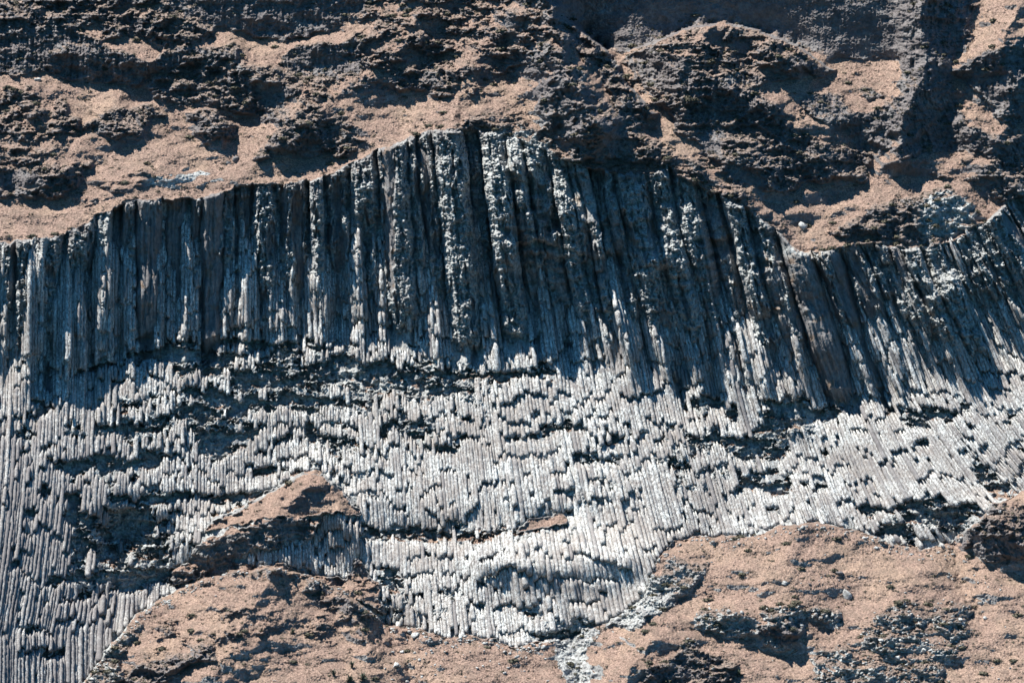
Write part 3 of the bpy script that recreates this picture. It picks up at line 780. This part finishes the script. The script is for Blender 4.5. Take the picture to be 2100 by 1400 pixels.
def tri_quad_mesh(name, co, Q, T3, mat, attrs):
    me = bpy.data.meshes.new(name)
    me.vertices.add(len(co)); me.vertices.foreach_set('co', co.astype(np.float32).ravel())
    nl = len(Q) * 4 + len(T3) * 3
    me.loops.add(nl); me.loops.foreach_set('vertex_index', np.concatenate([Q.ravel(), T3.ravel()]).astype(np.int32))
    me.polygons.add(len(Q) + len(T3))
    me.polygons.foreach_set('loop_start', np.concatenate([np.arange(len(Q)) * 4, len(Q) * 4 + np.arange(len(T3)) * 3]).astype(np.int32))
    me.polygons.foreach_set('loop_total', np.concatenate([np.full(len(Q), 4), np.full(len(T3), 3)]).astype(np.int32))
    me.materials.append(mat)
    for a, val in attrs.items():
        at = me.attributes.new(a, 'FLOAT', 'POINT'); at.data.foreach_set('value', val.astype(np.float32))
    me.update(calc_edges=True); me.validate()
    o = bpy.data.objects.new(name, me); COL.objects.link(o)
    return o


def where(u, v):
    if v > 1090 and 1000 < u < 1340: return 'standing in the low lit cluster above the pale scree'
    if u < 330: return 'in the dim left bay of the cliff'
    if u < 900: return 'in the left half of the cliff below dark pillars'
    if u < 1400: return 'in the bright middle face of the cliff'
    return 'in the leaning fan at the right of the cliff'


vis = [(len(sg[2]) * sg[1] * (1.0 if (0 < sg[2].mean() < 2100 and sg[3].mean() < 1390) else 0), i) for i, sg in enumerate(segs)]
top300 = set(i for _, i in sorted(vis, reverse=True)[:300])
accC, accQ, accT, accA, nb = [], [], [], [], 0
for i, sg in enumerate(segs):
    co, Q, ta, tb, tone = column_mesh(sg, i)
    if i in top300:
        cen = co.mean(0)
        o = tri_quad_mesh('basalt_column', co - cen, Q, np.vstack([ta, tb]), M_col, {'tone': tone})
        o.location = cen
        w = where(sg[2].mean(), sg[3].mean())
        o['label'] = 'long basalt column ' + w; o['category'] = 'rock column'
        o['group'] = 'basalt columns ' + w; o['kind'] = 'thing'
    else:
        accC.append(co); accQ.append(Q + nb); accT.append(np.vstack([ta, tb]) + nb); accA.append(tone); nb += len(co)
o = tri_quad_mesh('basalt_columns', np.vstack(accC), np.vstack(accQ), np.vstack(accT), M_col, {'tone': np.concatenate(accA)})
o['kind'] = 'stuff'; o['label'] = 'mass of short broken pale basalt columns covering the lower cliff'; o['category'] = 'rock columns'

# ------------------------------------------------------------------ loose things: boulders, shrubs, agaves
def plain_mat(name, stops, scale=3.0):
    m, nt, b = new_mat(name)
    nt.links.new(ramp(nt, noise(nt, scale, 5, .7), stops), b.inputs['Base Color']); bump(nt, b, noise(nt, 4, 4, .7), .15, .8)
    return m


M_rockp = plain_mat('pale_boulder_stone', [(.36, (.10, .095, .09)), (.5, (.29, .285, .27)), (.64, (.50, .50, .47))])
M_rockd = plain_mat('dark_boulder_stone', [(.32, (.07, .065, .065)), (.5, (.15, .135, .13)), (.68, (.27, .24, .225))])
M_leaf = plain_mat('dry_scrub_leaves', [(.32, (.035, .036, .026)), (.5, (.075, .070, .05)), (.68, (.14, .115, .08))], 1.4)
M_agave = plain_mat('agave_leaves', [(.32, (.03, .045, .035)), (.6, (.07, .085, .06))], 1.4)


def ground(u, v):
    u = float(u); v = float(v)
    return Vector([float(t) for t in world(u, v, float(fld(Y, u, v)))])


def ico(rr, sub=2):
    import bmesh
    bm = bmesh.new(); bmesh.ops.create_icosphere(bm, subdivisions=sub, radius=1)
    co = np.array([v.co[:] for v in bm.verts]); f = np.array([[v.index for v in q.verts] for q in bm.faces]); bm.free()
    # chop with planes: angular broken stone
    for _ in range(11):
        n = rr.randn(3); n /= np.linalg.norm(n); d = rr.uniform(.45, .85)
        k = co @ n - d; co = co - np.outer(np.maximum(k, 0), n)
    return co, f


ROCKS = []
for t in range(14):
    ROCKS.append(ico(np.random.RandomState(900 + t)))


def rock_co(rr, size):
    co, f = ROCKS[rr.randint(len(ROCKS))]
    sc = size * np.array([rr.uniform(.8, 1.3), rr.uniform(.7, 1.1), rr.uniform(.5, .95)])
    a = rr.uniform(0, 6.28); c, s_ = math.cos(a), math.sin(a)
    b = rr.uniform(-.5, .5); cb, sb = math.cos(b), math.sin(b)
    co = co * sc; co = co @ np.array([[cb, 0, sb], [0, 1, 0], [-sb, 0, cb]]) @ np.array([[c, s_, 0], [-s_, c, 0], [0, 0, 1]])
    return co, f


def tri_mesh(name, co, F, mat, smooth=False):
    return mk_mesh(name, co, F, [mat], None, smooth)


rb_ = np.random.RandomState(77)
CL = [  # u, v, ru, rv, n, min, max (photo units across), material, label, group
    (1880, 1310, 110, 60, 46, 5, 15, 0, 'pale angular boulder among the rubble of the lower right hillside', 'boulders on the lower right hillside'),
    (1650, 1258, 80, 16, 22, 5, 13, 0, 'pale angular boulder on the broken ledge right of the scree', 'boulders on the broken ledge'),
    (1470, 1262, 50, 22, 18, 4, 10, 0, 'small pale boulder at the head of the dark gully', 'boulders at the head of the gully'),
    (930, 1345, 110, 36, 34, 4, 10, 0, 'pale broken slab on the grass below the columns', 'broken slabs on the grass'),
    (1080, 1325, 40, 18, 12, 6, 14, 0, 'pale fallen block below the foot of the low column cluster', 'fallen blocks at the cliff foot'),
    (1290, 1240, 60, 40, 34, 4, 10, 0, 'pale stone in the scree right of the low columns', 'stones in the scree'),
    (1700, 1185, 70, 22, 10, 3, 8, 1, 'small stone on the open pink grass hillside', 'stones on the open grass'),
    (1980, 1190, 60, 40, 14, 4, 8, 0, 'pale stone on the faint track at the right', 'stones by the faint track'),
    (1940, 455, 50, 24, 12, 5, 12, 0, 'pale block on the light rocky knoll above the right rim', 'blocks on the light knoll'),
    (1100, 330, 45, 22, 8, 8, 16, 0, 'pale block on the white scar above the central rim', 'blocks on the white scar'),
]
for (cu, cv, ru, rv, n, a0, a1, mt, lab, grp) in CL:
    for t in range(n):
        u_, v_ = cu + rb_.randn() * ru * .6, cv + rb_.randn() * rv * .6
        if not (-20 < u_ < 2120 and v_ < 1410) or fld(inside_, u_, v_) > .5 and 'column' not in lab and 'scree' not in lab: continue
        sz = (a0 + (a1 - a0) * rb_.rand() ** 2) * PX * .55
        co, f = rock_co(rb_, sz)
        o = tri_mesh('boulder', co, f, (M_rockp, M_rockd)[mt]); g_ = ground(u_, v_)
        o.location = g_ + Vector((0, -sz * .1, sz * .2)); o['label'] = lab; o['category'] = 'boulder'; o['group'] = grp
for (u_, v_, sz, mt, lab) in ((78, 166, 1.3, 0, 'single long white slab on the grass below the top left dark cliff'), (1646, 468, 1.4, 0, 'white boulder alone in the tan hollow above the right rim'),
                              (484, 328, 1.0, 1, 'dark boulder on the pale grass right of the white patch'), (1724, 1177, 1.1, 1, 'dark rounded boulder on the open pink grass'),
                              (1610, 1197, .9, 0, 'lone flat white stone on the open pink grass'), (1735, 1222, 1.7, 0, 'large white boulder at the top edge of the lower right rubble'),
                              (852, 1305, 1.0, 0, 'squarish pale block on the grass under the column foot'),
                              (826, 1337, .8, 0, 'small pale stone on the orange grass slope left of the slabs'), (812, 1366, .9, 0, 'pale stone with a dark shadow near the agaves')):
    co, f = rock_co(rb_, sz)
    if u_ == 78: co = co * np.array([1.1, .6, .45])
    o = tri_mesh('boulder', co, f, (M_rockp, M_rockd)[mt]); o.location = ground(u_, v_) + Vector((0, -.1, sz * .25)); o['label'] = lab; o['category'] = 'boulder'


def clump_proto(rr, n=26, spiky=.0):
    """low cushion of small leaf faces"""
    d = rr.randn(n, 3); d[:, 2] = np.abs(d[:, 2]) * .8; d /= np.linalg.norm(d, axis=1)[:, None]
    c = d * (rr.uniform(.35, 1, n)[:, None]) * np.array([1, .9, .75])
    t1 = rr.randn(n, 3); t1 /= np.linalg.norm(t1, axis=1)[:, None]
    t2 = np.cross(t1, d); t2 /= np.linalg.norm(t2, axis=1)[:, None]
    k = rr.uniform(.22, .42, n)[:, None]
    co = np.stack([c - t1 * k, c - t2 * k * .6, c + t1 * k, c + t2 * k * .6], 1).reshape(-1, 3)
    return co, np.arange(n * 4).reshape(n, 4)


PROT = [clump_proto(np.random.RandomState(300 + i)) for i in range(10)]
PROTB = [clump_proto(np.random.RandomState(340 + i), 110) for i in range(6)]
# candidate places: where the hillside is scrubby
rs = np.random.RandomState(5)
cand_u = rs.uniform(-140, 2240, 90000); cand_v = rs.uniform(-110, 1480, 90000)
dens = fld(scrub, cand_u, cand_v) * .40 + .10
dens = dens * (1 - fld(inside_ * (1 - knob), cand_u, cand_v)) * (fld(nz, cand_u, cand_v) > .25)
dens += .10 * (fld(rub, cand_u, cand_v)) * (fld(cliffy, cand_u, cand_v) > .5) * (cand_v > fld(Mm, cand_u, cand_v) + 20)
dens += .45 * np.exp(-((cand_v - rim(cand_u) - jagf(cand_u, cand_v) + 5) / 5) ** 2)
dens *= .55 + 1.6 * np.clip(fbm(cand_u / 50, cand_v / 26, 951, 3) + .2, 0, 1)
keep = rs.rand(90000) < dens
cu, cv = cand_u[keep], cand_v[keep]
size = (1.7 + 4.6 * rs.rand(len(cu)) ** 2.6) * PX
print('scrub', len(cu))
CU, FU, nb = [], [], 0
zs = fld(Y, cu, cv); cx, cy, cz = world(cu, cv, zs)
big = np.where((cu > 0) & (cu < 2100) & (cv > 0) & (cv < 1400) & (fld(cliffy, cu, cv) < .5))[0]
big = set(big[np.argsort(-size[big])][:240].tolist())


def shrub_where(u, v):
    if v > 1170 and u < 800: return 'on the left foreground mound'
    if v > 1050 and u > 1230: return 'on the lower right hillside'
    if v > 1200: return 'on the grass below the columns'
    if v > 900: return 'on the tan knob in front of the columns'
    if u < 700: return 'on the upper left hillside'
    if u < 1280: return 'on the central ridge above the rim'
    return 'on the upper right hillside'


for i in range(len(cu)):
    if i in big:
        co, f = PROTB[rs.randint(6)]; k = size[i] * 1.5
        o = tri_mesh('shrub', co * k * np.array([rs.uniform(.9, 1.4), 1, rs.uniform(.7, 1.1)]), f, M_leaf); o.location = (cx[i], cy[i], cz[i] - .05)
        w_ = shrub_where(cu[i], cv[i]); o['label'] = 'low dark olive shrub growing ' + w_; o['category'] = 'shrub'; o['group'] = 'shrubs ' + w_
    else:
        co, f = PROT[rs.randint(10)]
        CU.append(co * size[i] * np.array([1.2, 1, .9]) + np.array([cx[i], cy[i] - .05, cz[i]])); FU.append(f + nb); nb += len(co)
o = mk_mesh('scrub', np.vstack(CU), np.vstack(FU), [M_leaf]); o['kind'] = 'stuff'; o['label'] = 'low dark scrub scattered over the rocky hillsides'; o['category'] = 'scrub'

# tussocks of dry grass
M_straw = plain_mat('dry_straw', [(.32, (.08, .062, .046)), (.5, (.20, .15, .115)), (.68, (.35, .265, .19))], 1.0)
tu, tv = rs.uniform(-140, 2240, 90000), rs.uniform(-110, 1480, 90000)
kt = (rs.rand(90000) < (.30 * fld(green, tu, tv) + .04) * (.4 + 1.6 * np.clip(fbm(tu / 30, tv / 18, 971, 3) + .2, 0, 1))) & (fld(cliffy, tu, tv) < .5)
tu, tv = tu[kt], tv[kt]; tx, ty, tz = world(tu, tv, fld(Y, tu, tv))
CU, FU, nb = [], [], 0
for i in range(len(tu)):
    co, f = PROT[rs.randint(10)]; k = (1.3 + 2.4 * rs.rand() ** 2) * PX
    CU.append(co[:48] * k * np.array([1.15, 1, 1.0]) + np.array([tx[i], ty[i], tz[i] + .03])); FU.append(f[:12] + nb); nb += 48
o = mk_mesh('dry_grass', np.vstack(CU), np.vstack(FU), [M_straw]); o['kind'] = 'stuff'; o['label'] = 'dry straw coloured grass tussocks covering the slopes'; o['category'] = 'grass'
print('tufts', len(tu))

# small rubble everywhere the ground is stony
ru_ = rs.uniform(-100, 2200, 60000); rv_ = rs.uniform(1040, 1470, 60000)
pr = fld(pale, ru_, rv_) * fld(scrub, ru_, rv_) * .5 + .012
pr += .12 * np.exp(-((ru_ - 1180) / 60) ** 2 - ((rv_ - 1320) / 40) ** 2) + .3 * np.exp(-((ru_ - 1330) / 50) ** 2 - ((rv_ - 1200) / 60) ** 2)
pr += .75 * np.exp(-((rv_ - base(ru_) - jagf(ru_, rv_) - 5) / 12) ** 2)
pr *= fld(inside_, ru_, rv_) < .5
kp = rs.rand(60000) < pr * (.3 + 1.5 * np.clip(fbm(ru_ / 40, rv_ / 25, 961, 3) + .15, 0, 1))
ru_, rv_ = ru_[kp], rv_[kp]
rx, ry, rz_ = world(ru_, rv_, fld(Y, ru_, rv_))
small = [ico(np.random.RandomState(70 + i), 1) for i in range(8)]
CU, FU, nb = [], [], 0
for i in range(len(ru_)):
    co, f = small[rs.randint(8)]; k = (.8 + 2.6 * rs.rand() ** 3) * PX * (1.7 if abs(rv_[i] - base(ru_[i])) < 26 else 1.15)
    CU.append(co * k * np.array([rs.uniform(.8, 1.6), 1, rs.uniform(.5, .9)]) + np.array([rx[i], ry[i], rz_[i] + k * .2])); FU.append(f + nb); nb += len(co)
o = mk_mesh('rubble', np.vstack(CU), np.vstack(FU), [M_rockp]); o['kind'] = 'stuff'; o['label'] = 'small pale stones strewn over the lower hillside'; o['category'] = 'rubble'
print('rubble', len(ru_))


def agave(u, v, h, lab):
    g_ = ground(u, v); root = bpy.data.objects.new('agave', None); COL.objects.link(root); root.location = g_
    root['label'] = lab; root['category'] = 'agave'; root['group'] = 'agaves at the bottom edge'
    rr = np.random.RandomState(int(u))
    co, f, n = [], [], 0
    for k in range(46):
        a = rr.uniform(0, 6.283); el = rr.uniform(.15, 1.35); L = h * rr.uniform(.45, .75); wd = h * .05; zb = h * .42 * rr.rand()
        d = np.array([math.cos(a) * math.cos(el), math.sin(a) * math.cos(el), math.sin(el)]); sd_ = np.array([-math.sin(a), math.cos(a), 0]) * wd
        b0 = np.array([0, 0, zb]); m = b0 + d * L * .45; t = b0 + d * L + np.array([0, 0, -.05 * L])
        co += [b0 - sd_ * .7, b0 + sd_ * .7, m + sd_, m - sd_, t]; f += [(n, n + 1, n + 2, n + 3), (n + 3, n + 2, n + 4, n + 4)]; n += 5
    me = bpy.data.meshes.new('leaves'); me.from_pydata([tuple(c) for c in co], [], [q if q[2] != q[3] else q[:3] for q in f]); me.materials.append(M_agave)
    o = bpy.data.objects.new('leaves', me); COL.objects.link(o); o.parent = root
    ang = np.arange(8) * 2 * np.pi / 8
    vs = [(math.cos(a) * h * .07, math.sin(a) * h * .07, -.2) for a in ang] + [(math.cos(a) * h * .045, math.sin(a) * h * .045, h * .5) for a in ang]
    me = bpy.data.meshes.new('stem'); me.from_pydata(vs, [], [(i, (i + 1) % 8, 8 + (i + 1) % 8, 8 + i) for i in range(8)] + [tuple(range(8, 16))]); me.materials.append(M_rockd)
    o = bpy.data.objects.new('stem', me); COL.objects.link(o); o.parent = root


for (u_, v_, h_, lab) in ((684, 1387, 2.0, 'slim dark agave, leftmost of the group at the bottom edge'), (722, 1370, 1.9, 'dark spiky agave standing highest in the group at the bottom edge'),
                          (717, 1402, 2.3, 'broad dark agave cut by the bottom edge below the highest one'), (745, 1398, 2.4, 'tall dark agave, rightmost of the dark group at the bottom edge'),
                          (600, 1300, 1.5, 'small agave alone on the left foreground mound'), (1515, 1388, 2.0, 'dark agave alone beside the dark gully rocks')):
    agave(u_, v_, h_, lab)

# ------------------------------------------------------------------ camera, sun, sky
cam_d = bpy.data.cameras.new('camera'); cam = bpy.data.objects.new('camera', cam_d); COL.objects.link(cam)
cam.location = (0, CAM_Y, 0); cam.rotation_euler = (math.pi / 2, 0, 0)
cam_d.sensor_width = 36; cam_d.lens = 36 * 700 / 210.0; cam_d.clip_start = 10; cam_d.clip_end = 5000
scene.camera = cam

EL, AZ = math.radians(63), math.radians(-70)       # azimuth measured from the camera side toward the left
sd = Vector((math.sin(AZ) * math.cos(EL), -math.cos(AZ) * math.cos(EL), math.sin(EL)))
sun_d = bpy.data.lights.new('sun', 'SUN'); sun_d.energy = 5.0; sun_d.angle = math.radians(.5); sun_d.color = (1, .98, .93)
sun = bpy.data.objects.new('sun', sun_d); COL.objects.link(sun); sun.rotation_euler = sd.to_track_quat('Z', 'Y').to_euler()
w = bpy.data.worlds.new('World'); scene.world = w; w.use_nodes = True
nt = w.node_tree; bg = nt.nodes['Background']; sky = nt.nodes.new('ShaderNodeTexSky'); sky.sky_type = 'NISHITA'
sky.sun_disc = False; sky.sun_elevation = EL; sky.sun_rotation = math.atan2(sd.x, sd.y)
sky.altitude = 3000; sky.air_density = 1.0; sky.dust_density = 0; sky.ozone_density = 10.0
tint = nt.nodes.new('ShaderNodeMix'); tint.data_type = 'RGBA'; tint.blend_type = 'MULTIPLY'; tint.inputs[0].default_value = 1
tint.inputs[7].default_value = (.44, .98, 1.10, 1); nt.links.new(sky.outputs[0], tint.inputs[6]); nt.links.new(tint.outputs[2], bg.inputs[0]); bg.inputs[1].default_value = .066
scene.view_settings.view_transform = 'Standard'; scene.view_settings.look = 'None'
scene.view_settings.exposure = 1.3; scene.view_settings.gamma = 1
